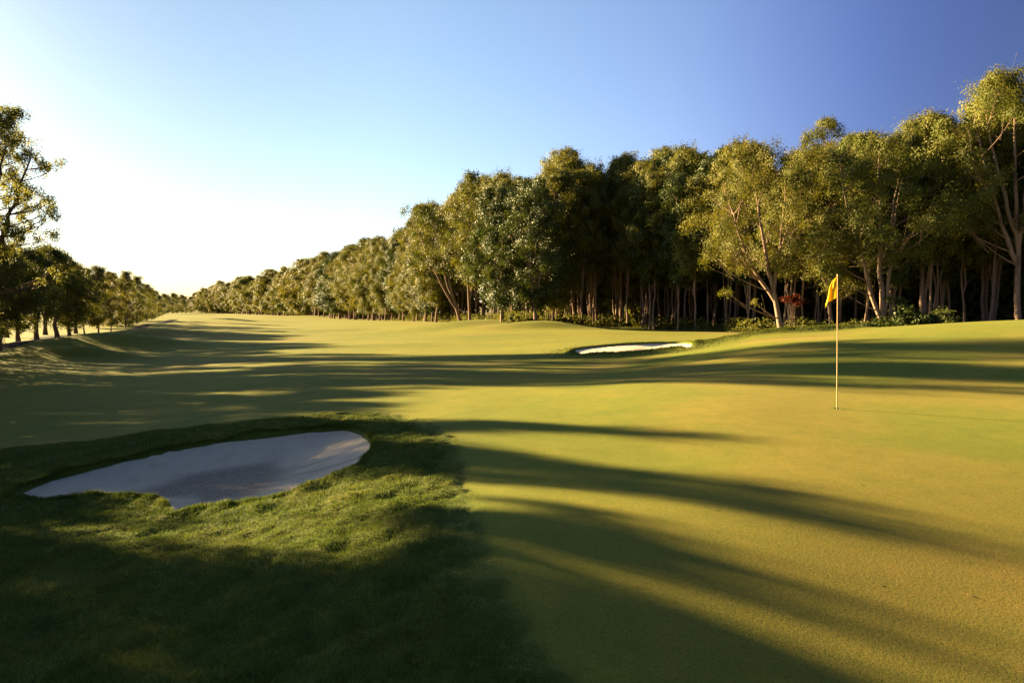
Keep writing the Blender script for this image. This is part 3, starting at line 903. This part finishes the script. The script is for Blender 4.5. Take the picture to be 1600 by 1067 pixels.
# --- the row itself
ORD = ["none", "first", "second", "third", "fourth", "fifth", "sixth", "seventh", "eighth", "ninth", "tenth", "eleventh", "twelfth", "thirteenth", "fourteenth", "fifteenth", "sixteenth", "seventeenth", "eighteenth", "nineteenth", "twentieth"]
n_bay = n_edge = n_back = 0
s = 0.0
hero_px = [1225, 1383, 1441, 1596, 1300, 838, 785, 735, 722]
while s < cum[-1]:
    p, d = row_at(s)
    Y = p[1]
    back_rows = 4 if Y < 130 else (2 if Y < 260 else 1)
    step = 4.0 if Y < 120 else (4.4 if Y < 260 else 7.0)
    for r in range(back_rows):
        q = p + d * rnd.uniform(-1.3, 1.3) + BACK * (r * 4.6 + rnd.uniform(-1.2, 1.2))
        hgt, px = sky_height(q[0], q[1])
        if not (300 < px < 1760):
            continue
        if r == 0 and Y < 130 and min(abs(px - h) for h in hero_px) < 26 and px < 1700:
            continue
        Hh = hgt * (rnd.uniform(0.88, 1.03) if Y < 130 else rnd.choice((rnd.uniform(0.86, 1.0), rnd.uniform(0.95, 1.08), rnd.uniform(1.0, 1.16))))
        if r == 0:
            Hh *= 0.93 if Y < 130 else 1
        bay = 895 < px < 1105
        if px > 1105 and r == 0:
            q = q + BACK * 4.5
            hgt, px = sky_height(q[0], q[1])
            Hh = hgt * rnd.uniform(0.88, 0.98)
            kind, lab, grp = rnd.choice(TALL), "olive paperbark among the sunlit trees behind the flag", "paperbarks behind the green"
        elif bay:
            kind, lab, grp = rnd.choice(TALL), "slim shaded paperbark in the dark bay behind the small bunker", "shaded paperbarks of the dark bay"
        elif Y < 140 and r == 0:
            kind, lab, grp = rnd.choice(EDGE), "olive paperbark in the sunlit row near the grass mounds", "paperbarks by the grass mounds"
        elif Y < 140:
            kind, lab, grp = rnd.choice(TALL), "slim paperbark deep inside the wood behind the front trees", "paperbarks inside the wood"
        elif Y < 230:
            kind, lab, grp = rnd.choice(EDGE if r == 0 else FAR), "sunlit olive paperbark in the middle stretch of the fairway row", "paperbarks along the middle fairway"
        else:
            kind, lab, grp = rnd.choice(FAR), "distant sunlit paperbark in the far stretch of the fairway row", "paperbarks along the far fairway"
        if r == 0 and bay:
            n_bay += 1
            lab = f"slim shaded paperbark, {ORD[n_bay]} from the wood's right part along the front of the dark bay"
        elif r == 0 and Y < 140 and px < 730:
            n_edge += 1
            lab = f"olive paperbark, {ORD[n_edge]} past the leaning one along the sunlit edge of the wood"
        elif r == 0 and px > 1105 and px < 1600:
            n_back += 1
            lab = f"tall olive paperbark, {ORD[n_back]} from the wood's right end just behind the front trees"
        place_tree("paperbark_tree", kind, q[0], q[1], max(6, Hh), rnd.uniform(0, 6.28), lab, "tree", grp, rnd.uniform(0.85, 1.2) if Y < 150 else rnd.uniform(1.05, 1.6))
    s += step * rnd.uniform(0.6, 1.4)

# --- deep wood behind, a mass nobody could count
def wood_mass(name, label, path, depth, h, n, leaf, seed, mat, trunks=0):
    rng = np.random.default_rng(seed)
    path = np.array(path, float)
    sl = np.hypot(*np.diff(path, axis=0).T); cu = np.concatenate([[0], np.cumsum(sl)])
    ss = rng.random(n) * cu[-1]
    x = np.interp(ss, cu, path[:, 0]); y = np.interp(ss, cu, path[:, 1])
    hh = np.interp(ss, cu, h)
    dd = rng.random(n) * depth
    x = x + BACK[0] * dd; y = y + BACK[1] * dd
    top = hh * (0.72 + 0.28 * fbm(x, y, 7.0, 3, 2))
    z = zg(x, y) + top * rng.random(n) ** 0.8
    nrm = rng.normal(size=(n, 3)); nrm /= np.linalg.norm(nrm, axis=1)[:, None]
    ax_ = np.cross(nrm, rng.normal(size=(n, 3))); ax_ /= np.linalg.norm(ax_, axis=1)[:, None]
    bx_ = np.cross(nrm, ax_)
    L = leaf * rng.uniform(0.6, 1.4, n)[:, None]
    c = np.stack([x, y, z], 1)
    v = np.stack([c - ax_ * L, c + bx_ * L * 0.6, c + ax_ * L, c - bx_ * L * 0.6], 1).reshape(-1, 3)
    me = mesh_np(name, v, [np.arange(4 * n).reshape(n, 4)], [mat], False, attrs={"tint": np.repeat(rng.random(n), 4)})
    return tag(mesh_obj(name, me), label, kind="stuff")
NEARROW = ROWXY[:12] + BACK * 19
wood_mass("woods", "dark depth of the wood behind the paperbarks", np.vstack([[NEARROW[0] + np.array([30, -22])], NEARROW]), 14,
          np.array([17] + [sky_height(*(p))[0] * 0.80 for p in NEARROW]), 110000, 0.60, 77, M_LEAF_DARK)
FARROW = ROWXY[11:] + BACK * 5
wood_mass("woods", "far depth of the wood behind the distant row", FARROW, 16, np.array([max(7, sky_height(*p)[0] * 0.9) for p in FARROW]), 60000, 0.7, 78, M_LEAF_OLIVE)

# low scrub and litter along the wood's foot
rng = np.random.default_rng(88)
n = 60000
ss = rng.random(n) ** 1.4 * cum[12]
bx = np.interp(ss, cum, ROWXY[:, 0]); by = np.interp(ss, cum, ROWXY[:, 1])
dd = np.abs(rng.normal(1.0, 4.0, n)) + 0.3
bx, by = bx + BACK[0] * dd, by + BACK[1] * dd
thick = sstep(0.45, 0.7, fbm(bx, by, 3.0, 71, 2))
bz = zg(bx, by) + 0.02 + rng.random(n) ** 1.5 * (0.15 + 1.3 * thick) * sstep(-3, 2, dd)
nrm = rng.normal(size=(n, 3)) + np.array([0, 0, 0.8]); nrm /= np.linalg.norm(nrm, axis=1)[:, None]
ax_ = np.cross(nrm, rng.normal(size=(n, 3))); ax_ /= np.linalg.norm(ax_, axis=1)[:, None]
bx_ = np.cross(nrm, ax_)
L = 0.11 * rng.uniform(0.6, 1.5, n)[:, None]
c = np.stack([bx, by, bz], 1)
v = np.stack([c - ax_ * L, c + bx_ * L * 0.5, c + ax_ * L, c - bx_ * L * 0.5], 1).reshape(-1, 3)
tag(mesh_obj("undergrowth", mesh_np("undergrowth", v, [np.arange(4 * n).reshape(n, 4)], [M_LEAF_DARK], False, attrs={"tint": np.repeat(rng.random(n), 4)})), "low scrub and leaf litter at the foot of the wood", kind="stuff")

# ------------------------------------------------------------------ left trees
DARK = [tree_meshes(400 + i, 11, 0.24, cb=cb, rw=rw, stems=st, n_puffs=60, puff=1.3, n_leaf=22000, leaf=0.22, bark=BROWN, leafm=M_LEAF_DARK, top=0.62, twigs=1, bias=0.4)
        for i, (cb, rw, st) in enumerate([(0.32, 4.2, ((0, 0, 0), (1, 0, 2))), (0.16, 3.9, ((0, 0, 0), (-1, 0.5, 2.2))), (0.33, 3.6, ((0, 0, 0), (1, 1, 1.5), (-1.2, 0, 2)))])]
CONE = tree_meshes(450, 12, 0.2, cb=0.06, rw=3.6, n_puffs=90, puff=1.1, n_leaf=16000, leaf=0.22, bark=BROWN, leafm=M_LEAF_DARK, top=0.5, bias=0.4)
def left_tree(kind, mesh, px, Y, top_py, label, group=None, wide=1.0, rz=None):
    x = (px - 800) / F * Y
    H = CAMZ + (HORIZON - top_py) / F * Y - zg1(x, Y)
    return place_tree(kind, mesh, x, Y, H, rnd.uniform(0, 6.28) if rz is None else rz, label, "tree", group, wide)
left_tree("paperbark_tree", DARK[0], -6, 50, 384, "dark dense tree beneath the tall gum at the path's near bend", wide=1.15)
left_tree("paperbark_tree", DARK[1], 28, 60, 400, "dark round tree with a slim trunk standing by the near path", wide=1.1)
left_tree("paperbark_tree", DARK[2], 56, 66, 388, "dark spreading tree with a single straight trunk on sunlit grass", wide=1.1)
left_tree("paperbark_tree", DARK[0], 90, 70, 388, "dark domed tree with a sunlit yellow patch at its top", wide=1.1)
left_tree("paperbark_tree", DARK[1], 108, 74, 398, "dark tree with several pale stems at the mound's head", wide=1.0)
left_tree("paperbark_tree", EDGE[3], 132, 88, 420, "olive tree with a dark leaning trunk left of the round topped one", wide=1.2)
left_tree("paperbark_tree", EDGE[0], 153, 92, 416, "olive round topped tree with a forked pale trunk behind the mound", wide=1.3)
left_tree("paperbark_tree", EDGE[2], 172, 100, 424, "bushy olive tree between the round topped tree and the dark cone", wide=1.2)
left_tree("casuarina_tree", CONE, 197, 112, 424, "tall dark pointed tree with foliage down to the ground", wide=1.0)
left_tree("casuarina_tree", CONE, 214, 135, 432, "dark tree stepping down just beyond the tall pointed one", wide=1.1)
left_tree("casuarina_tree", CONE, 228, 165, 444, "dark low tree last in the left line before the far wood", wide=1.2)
for k_, (px, Y, tp) in enumerate([(240, 230, 456), (249, 300, 463), (256, 360, 462), (263, 420, 464), (270, 440, 461), (277, 460, 463), (284, 480, 464), (291, 500, 466), (298, 520, 467), (306, 540, 467), (314, 500, 456), (322, 470, 456), (330, 450, 462)]):
    if k_ == 10:
        left_tree("paperbark_tree", FAR[0], px, Y, tp, "round topped far tree rising where the fairway ends", None, 1.0)
    else:
        left_tree("casuarina_tree", CONE if k_ % 3 else FAR[k_ % 4], px, Y, tp - 3, "hazy dark tree in the wall of trees at the fairway's end", "far trees closing the fairway", 1.3)

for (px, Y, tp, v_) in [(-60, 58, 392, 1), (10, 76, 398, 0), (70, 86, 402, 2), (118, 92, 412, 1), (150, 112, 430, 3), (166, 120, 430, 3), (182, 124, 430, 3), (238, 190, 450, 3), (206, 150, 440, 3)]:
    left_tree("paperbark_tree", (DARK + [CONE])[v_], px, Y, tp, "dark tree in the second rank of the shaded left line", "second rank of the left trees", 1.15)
# tall gum at the edge of the view
gx_, gy_ = (-16 - 800) / F * 44, 44.0
gH = CAMZ + (HORIZON - 176) / F * 44 - zg1(gx_, gy_)
gum = tree_meshes(501, gH, 0.26, cb=0.40, rw=3.9, stems=((0.6, 0, 0), (3.6, 0, 5.6), (-2.0, 1, 6.0), (1.8, -0.5, 8.0)), n_puffs=110, puff=0.85, n_leaf=40000, leaf=0.16, aspect=0.32, bark=BROWN, leafm=M_LEAF_GUM,
                  top=0.62, droop=0.5, twigs=2, rise=0.35, sub=7, subr=0.36, extra=((4.6, 0, 12.4, 0.7), (4.0, 0.3, 12.0, 0.75), (3.3, 0, 12.8, 0.9), (4.5, 0, 9.0, 0.5), (3.9, 0, 7.2, 0.4), (4.2, 0, 5.6, 0.5), (4.6, 0.2, 5.2, 0.55), (3.4, 0, 4.9, 0.5), (1.0, 0, 15.4, 0.9)))
place_tree("gum_tree", gum, gx_, gy_, None, 0, "tall airy gum tree with drooping leaves rising above the dark trees")

# trees beside the tee side of the path, out of the photo, whose shade lies on the turf
SHADE = [  # s across the sunlight, distance toward the sun from the camera, height
]
def at_sun(s_, along):
    sx, sy = -math.sin(SUN_AZ), math.cos(SUN_AZ)
    mx_, my_ = math.cos(SUN_AZ), math.sin(SUN_AZ)
    return sx * along + mx_ * s_, sy * along + my_ * s_
SPARSE = tree_meshes(490, 9, 0.12, cb=0.3, rw=2.6, n_puffs=30, puff=0.6, n_leaf=5000, leaf=0.16, bark=BROWN, leafm=M_LEAF_GUM, top=0.6, stems=((0, 0, 0), (0.8, 0.5, 2)))
shade_rnd = random.Random(15)
HIGH = tree_meshes(485, 8, 0.10, cb=0.93, rw=1.5, n_puffs=20, puff=0.34, droop=0.0, n_leaf=4200, leaf=0.15, bark=BROWN, leafm=M_LEAF_DARK, top=0.6, bias=0.6)
SPIRE = tree_meshes(480, 8.5, 0.10, cb=0.25, rw=0.95, n_puffs=34, puff=0.55, n_leaf=5200, leaf=0.15, bark=BROWN, leafm=M_LEAF_DARK, top=0.42, bias=0.6)
for s_, along, h_, v_, wd in [(-9, 23, 12, 0, 1.1), (-5, 25, 12, 1, 1.1), (-1.5, 22, 12, 2, 1.1), (0.0, 27, 9.5, 0, 0.9), (-12, 28, 13, 1, 1.2), (1.6, 25, 8.2, 2, 0.7),
                       (4.2, 27, 5.0, 0, 0.8), (7.1, 30, 7.25, 0, 0.7), (9.0, 34, 7.8, 1, 0.8), (11.2, 40, 8.0, 2, 0.9), (13.6, 42, 8.0, 0, 0.9),
                       (13.2, 43, 6.5, 3, 1.2), (16.0, 45, 6.5, 3, 1.2), (18.8, 49, 6.5, 3, 1.2), (21.4, 54, 6.5, 3, 1.1), (24.0, 58, 6.5, 3, 1.0), (10.8, 41, 5.5, 3, 1.2), (8.0, 34, 5.5, 3, 1.0),
                       (3.6, 28, 7.3, 5, 0.8), (4.9, 28, 7.3, 5, 0.65), (3.0, 25, 5.2, 3, 0.9), (4.3, 27, 5.1, 3, 1.0), (5.6, 28, 5.2, 3, 1.0), (0.8, 24, 7.6, 1, 0.7), (2.6, 27, 8.0, 4, 0.9), (7.0, 32, 7.5, 4, 0.7), (17.6, 49, 15, 0, 0.50), (26.5, 69, 15, 2, 0.55), (15.6, 46, 13, 4, 0.75), (18.6, 53, 15.5, 4, 0.8), (7.4, 31, 6.6, 3, 0.8), (6.2, 27, 5.6, 3, 0.8), (15.8, 45, 8.6, 1, 0.9)]:
    x, y = at_sun(s_, along)
    place_tree("paperbark_tree", (DARK + [CONE, SPARSE, HIGH])[v_], x, y, h_, shade_rnd.uniform(0, 6.28), "dark path side tree whose long shadow falls over the near turf", "tree", "shade trees beside the near path", wd)
for s_, along, h_, wd in [(9.0, 33, 8.4, 0.8), (7.8, 31, 8.15, 1.0), (6.1, 28, 7.6, 0.9), (2.7, 26, 7.3, 1.1)]:
    x, y = at_sun(s_, along)
    place_tree("slender_tree", SPIRE, x, y, h_, shade_rnd.uniform(0, 6.28), "slender tree whose narrow shadow crosses the putting green", "tree", "slender trees beside the near path", wd)

# ------------------------------------------------------------------ shrubs
def shrub(kind, px, Y, w, h, n, leaf, mat, label, seed, group=None, base=0.0):
    rng = np.random.default_rng(seed)
    x = (px - 800) / F * Y
    cen, rad_p, parts = [], [], []
    for k_ in range(14):
        a = rng.random() * 6.28; r = w * 0.5 * math.sqrt(rng.random())
        c = np.array([r * math.cos(a), r * math.sin(a) * 0.6, base + (h - base) * rng.uniform(0.3, 0.9) * (1 - 0.4 * (r / (w * 0.5)) ** 2)])
        cen.append(c); rad_p.append(0.28 * min(w, h) * rng.uniform(0.7, 1.2))
        parts.append(tube(curve([r * 0.2 * math.cos(a), r * 0.2 * math.sin(a), -0.1], [c[0] * 0.5, c[1] * 0.5, c[2] * 0.6], c, 5), np.linspace(0.03, 0.008, 5), 4))
    lv, lq, lt = leaves(rng, cen, rad_p, [n // 14] * 14, leaf, 0.6)
    tv, tq = join(parts)
    root = empty(kind, (x, Y, zg1(x, Y)))
    tag(root, label, "shrub", group)
    mesh_obj("stem", mesh_np("stem", tv, [tq], [BROWN], True), root)
    mesh_obj("foliage", mesh_np("foliage", lv, [lq], [mat], False, attrs={"tint": lt}), root)
    return root
shrub("leafy_shrub", 1412, 50.5, 4.2, 2.9, 3600, 0.22, M_LEAF_GREEN, "big leafy green shrub at the foot of the forked paperbark", 601)
shrub("leafy_shrub", 1462, 51, 3.4, 2.4, 2600, 0.22, M_LEAF_GREEN, "leafy green shrub in front of the twin stemmed paperbark", 602)
shrub("leafy_shrub", 1366, 51.5, 2.0, 1.4, 1200, 0.16, M_LEAF_GREEN, "small dim shrub just behind the green between flag and forked paperbark", 603)
shrub("leafy_shrub", 1268, 53, 2.6, 1.1, 1500, 0.14, M_LEAF_OLIVE, "low yellowish bush at the hump's end beside the spreading paperbark", 604)
shrub("leafy_shrub", 1530, 50, 2.4, 1.5, 1200, 0.2, M_LEAF_GREEN, "dim low shrub behind the green under the tallest paperbark", 605)
shrub("red_shrub", 1240, 56, 1.6, 3.5, 900, 0.15, M_LEAF_RED, "rusty red leaved shrub beside the spreading paperbark's trunk", 606, base=2.2)
for k_, (px, Y, w, h) in enumerate([(812, 77, 5, 0.8), (885, 82, 4, 0.9), (960, 76, 5, 0.5)]):
    shrub("leafy_shrub", px, Y, w, h + 0.4, 1500, 0.2, M_LEAF_DARK, ["low dark bush in the dip between the two grass mounds", "dark low bush at the corner of the shaded bay", "low dark scrub at the foot of the shaded bay"][k_], 610 + k_)

# ------------------------------------------------------------------ flagstick
M_POLE = plain_material("pole_paint", (0.42, 0.28, 0.12), (0.48, 0.33, 0.15), 40, 0.35, 0.5)
M_FLAG = plain_material("flag_cloth", (0.84, 0.60, 0.035), (0.88, 0.65, 0.045), 60, 0.75, 0.15)
_nt = M_FLAG.node_tree
_tr = N(_nt, "ShaderNodeBsdfTranslucent"); _tr.inputs["Color"].default_value = (0.86, 0.62, 0.03, 1)
_mx = N(_nt, "ShaderNodeMixShader"); _mx.inputs[0].default_value = 0.5
_nt.links.new(_nt.nodes["Principled BSDF"].outputs[0], _mx.inputs[1]); _nt.links.new(_tr.outputs[0], _mx.inputs[2])
_nt.links.new(_mx.outputs[0], _nt.nodes["Material Output"].inputs["Surface"])
flagstick = empty("flagstick", (hx, hy, cz))
tag(flagstick, "golf flagstick with a limp yellow flag standing in the hole", "flagstick")
topz = CAMZ + (HORIZON - 431) / F * hy - cz
lean_x = -0.045
pv, pq = tube([[0, 0, -0.15], [lean_x * 0.5, 0, topz * 0.5], [lean_x, 0, topz]], [0.0095, 0.008, 0.0065], 10)
mesh_obj("pole", mesh_np("pole", pv, [pq], [M_POLE], True), flagstick)
kv, kq = tube([[lean_x, 0, topz - 0.005], [lean_x, 0, topz + 0.02], [lean_x, 0, topz + 0.028]], [0.012, 0.012, 0.004], 10)
mesh_obj("finial", mesh_np("finial", kv, [kq], [M_POLE], True), flagstick)
# limp cloth: hoist along the pole, the fly hanging down and folded
nu, nv = 26, 26
uu, vv = np.meshgrid(np.linspace(0, 1, nu), np.linspace(0, 1, nv))
PXM = hy / F            # metres per photo pixel at the pole
hoist = 34 * PXM
fx = -(uu ** 0.9) * (5 + 15 * vv ** 0.7) * PXM * (0.9 + 0.1 * vv) 
fz = -vv * hoist * (1 + 0.0 * uu) - (uu ** 1.4) * (13 * PXM) * (0.25 + 0.75 * vv) - uu * 2 * PXM
fy = 0.05 * uu * np.sin(uu * 9 + vv * 2.2) * (0.5 + vv) + 0.02 * np.sin(vv * 7) * uu
fv = np.stack([lean_x - 0.008 + fx, -0.004 + fy, topz - 0.01 + fz], -1).reshape(-1, 3)
fi = np.arange(nu * nv).reshape(nv, nu)
fq = np.stack([fi[:-1, :-1], fi[:-1, 1:], fi[1:, 1:], fi[1:, :-1]], -1).reshape(-1, 4)
flag_o = mesh_obj("flag", mesh_np("flag", fv, [fq], [M_FLAG], True), flagstick)
sol_m = flag_o.modifiers.new("thickness", 'SOLIDIFY'); sol_m.thickness = 0.002

# ------------------------------------------------------------------ grass blades of the rough
def blades(name, label, x, y, hgt, wid, seed, lay=0.9, tint=None, edge_taper=False, mat=None):
    rng = np.random.default_rng(seed)
    n = len(x)
    z = zg(x, y)
    # neighbours lie over together
    th = fbm(x, y, 0.35, 41, 2) * 12 + rng.normal(size=n) * 0.7
    L = hgt * rng.uniform(0.55, 1.35, n) * (0.65 + 0.7 * fbm(x, y, 0.22, 51, 2))
    if edge_taper:
        L = L * (0.30 + 0.70 * sstep(0.05, -0.45, sdf(x, y, ROUGH)))
    bend = lay * rng.uniform(0.3, 1.2, n)
    dx, dy = np.cos(th), np.sin(th)
    w = wid * rng.uniform(0.7, 1.3, n) * 0.5
    ph = rng.random(n) * 6.28
    sx, sy = np.cos(ph) * w, np.sin(ph) * w
    b = np.stack([x, y, z - 0.005], 1)
    m_ = b + np.stack([dx * L * 0.25 * bend, dy * L * 0.25 * bend, L * 0.6], 1)
    t_ = b + np.stack([dx * L * 0.8 * bend, dy * L * 0.8 * bend, L * (1.0 - 0.35 * bend)], 1)
    sd = np.stack([sx, sy, np.zeros(n)], 1)
    v = np.stack([b - sd, b + sd, m_ + sd * 0.8, m_ - sd * 0.8, t_], 1).reshape(-1, 3)
    i = np.arange(n)[:, None] * 5
    tt = np.clip(0.6 * fbm(x, y, 0.6, 61, 3) + rng.random(n) * 0.55 - 0.1, 0, 1) if tint is None else tint
    me = mesh_np(name, v, [i + np.array([[0, 1, 2, 3]]), i + np.array([[3, 2, 4]])], [mat or M_BLADE], True, attrs={"tint": np.repeat(tt, 5)})
    return tag(mesh_obj(name, me), label, "grass", kind="stuff")

def scatter(seed, y0, y1, density, xpad=1.2):
    rng = np.random.default_rng(seed)
    half = 0.78 * y1 + xpad
    n = int(density * (y1 - y0) * 2 * half)
    y = rng.uniform(y0, y1, n); x = rng.uniform(-half, half, n)
    ok = np.abs(x) < 0.78 * y + xpad
    x, y = x[ok], y[ok]
    e = (fbm(x, y, 0.35, 5) - 0.5) * 0.2
    ok = sdf(x, y, ROUGH) + e < 0.14 - 0.26 * rng.random(len(x)) ** 2
    x, y = x[ok], y[ok]
    ok = sdf(x, y, B1) > 0.0
    return x[ok], y[ok]
xs, ys, hs, ws = [], [], [], []
for sd_, y0, y1, dens, h_, w_ in ((1, 2.3, 4.2, 11000, 0.036, 0.0030), (2, 4.2, 6.5, 8000, 0.036, 0.0038), (3, 6.5, 10, 4500, 0.040, 0.0055), (4, 10, 16, 1800, 0.045, 0.009)):
    x, y = scatter(sd_, y0, y1, dens)
    xs.append(x); ys.append(y); hs.append(np.full(len(x), h_)); ws.append(np.full(len(x), w_))
xs, ys, hs, ws = map(np.concatenate, (xs, ys, hs, ws))
blades("rough_grass", "uncut dark green grass of the rough round the near bunker", xs, ys, hs, ws, 7, edge_taper=True)
lt_ = np.random.default_rng(12)
k_ = lt_.integers(0, len(B1), 26000); tt_ = lt_.random(26000)[:, None]
q = B1[k_] * (1 - tt_) + B1[(k_ + 1) % len(B1)] * tt_ + lt_.normal(size=(26000, 2)) * 0.05
q = q[sdf(q[:, 0], q[:, 1], B1) > -0.02]
blades("rough_grass", "longer grass overhanging the lip of the near bunker", q[:, 0], q[:, 1], np.full(len(q), 0.065), np.full(len(q), 0.006), 13, lay=0.8)
# ragged fringe along the far hump and the far bunker's lip
rng = np.random.default_rng(9)
hxs, hys = [], []
for i in range(len(HUMP) - 1):
    n = 3500
    t = rng.random(n)[:, None]
    q = HUMP[i] * (1 - t) + HUMP[i + 1] * t + rng.normal(size=(n, 2)) * 0.35
    hxs.append(q[:, 0]); hys.append(q[:, 1])
lo, hi = B2.min(0) - 1.6, B2.max(0) + 1.6
x = rng.uniform(lo[0], hi[0], 24000); y = rng.uniform(lo[1], hi[1], 24000)
d = sdf(x, y, B2)
ok = (d > 0.0) & (d < 1.4 * rng.random(len(d)) ** 1.3)
hxs.append(x[ok]); hys.append(y[ok])
hxs, hys = np.concatenate(hxs), np.concatenate(hys)
blades("rough_grass", "long grass fringing the small bunker and the hump behind the green", hxs, hys, np.full(len(hxs), 0.048), np.full(len(hxs), 0.020), 8, lay=0.8, mat=M_FRINGE)

# ------------------------------------------------------------------ a few dry leaves on the green
M_DRYLEAF = plain_material("dry_leaf", (0.16, 0.09, 0.04), (0.24, 0.15, 0.07), 30, 0.8, 0.1)
_t = np.linspace(-1, 1, 7)
_lv = np.concatenate([np.stack([_t * 0.018, (1 - _t ** 2) * 0.005 * sg, 0.006 + 0.004 * _t ** 2 + 0.002 * abs(sg)], 1) for sg in (-1, 0, 1)])
_i = np.arange(6)
leaf_me = mesh_np("fallen_leaf", _lv, [np.concatenate([np.stack([_i + o, _i + 1 + o, _i + 8 + o, _i + 7 + o], 1) for o in (0, 7)])], [M_DRYLEAF], True)
for k_, (px, py) in enumerate([(876, 870), (932, 912), (916, 856), (990, 915), (1115, 797), (1162, 1006), (1366, 912), (1342, 757), (1285, 800), (1085, 900), (1240, 1012), (1180, 720), (1512, 930), (985, 745)]):
    q = on_ground([px], [py])[0]
    o = mesh_obj("fallen_leaf", leaf_me)
    o.location = (q[0], q[1], zg1(*q))
    o.rotation_euler = (rnd.uniform(-0.3, 0.3), rnd.uniform(-0.3, 0.3), rnd.uniform(0, 6.28))
    tag(o, "tiny dry brown leaf lying on the putting green", "leaf", "dry leaves lying on the green")
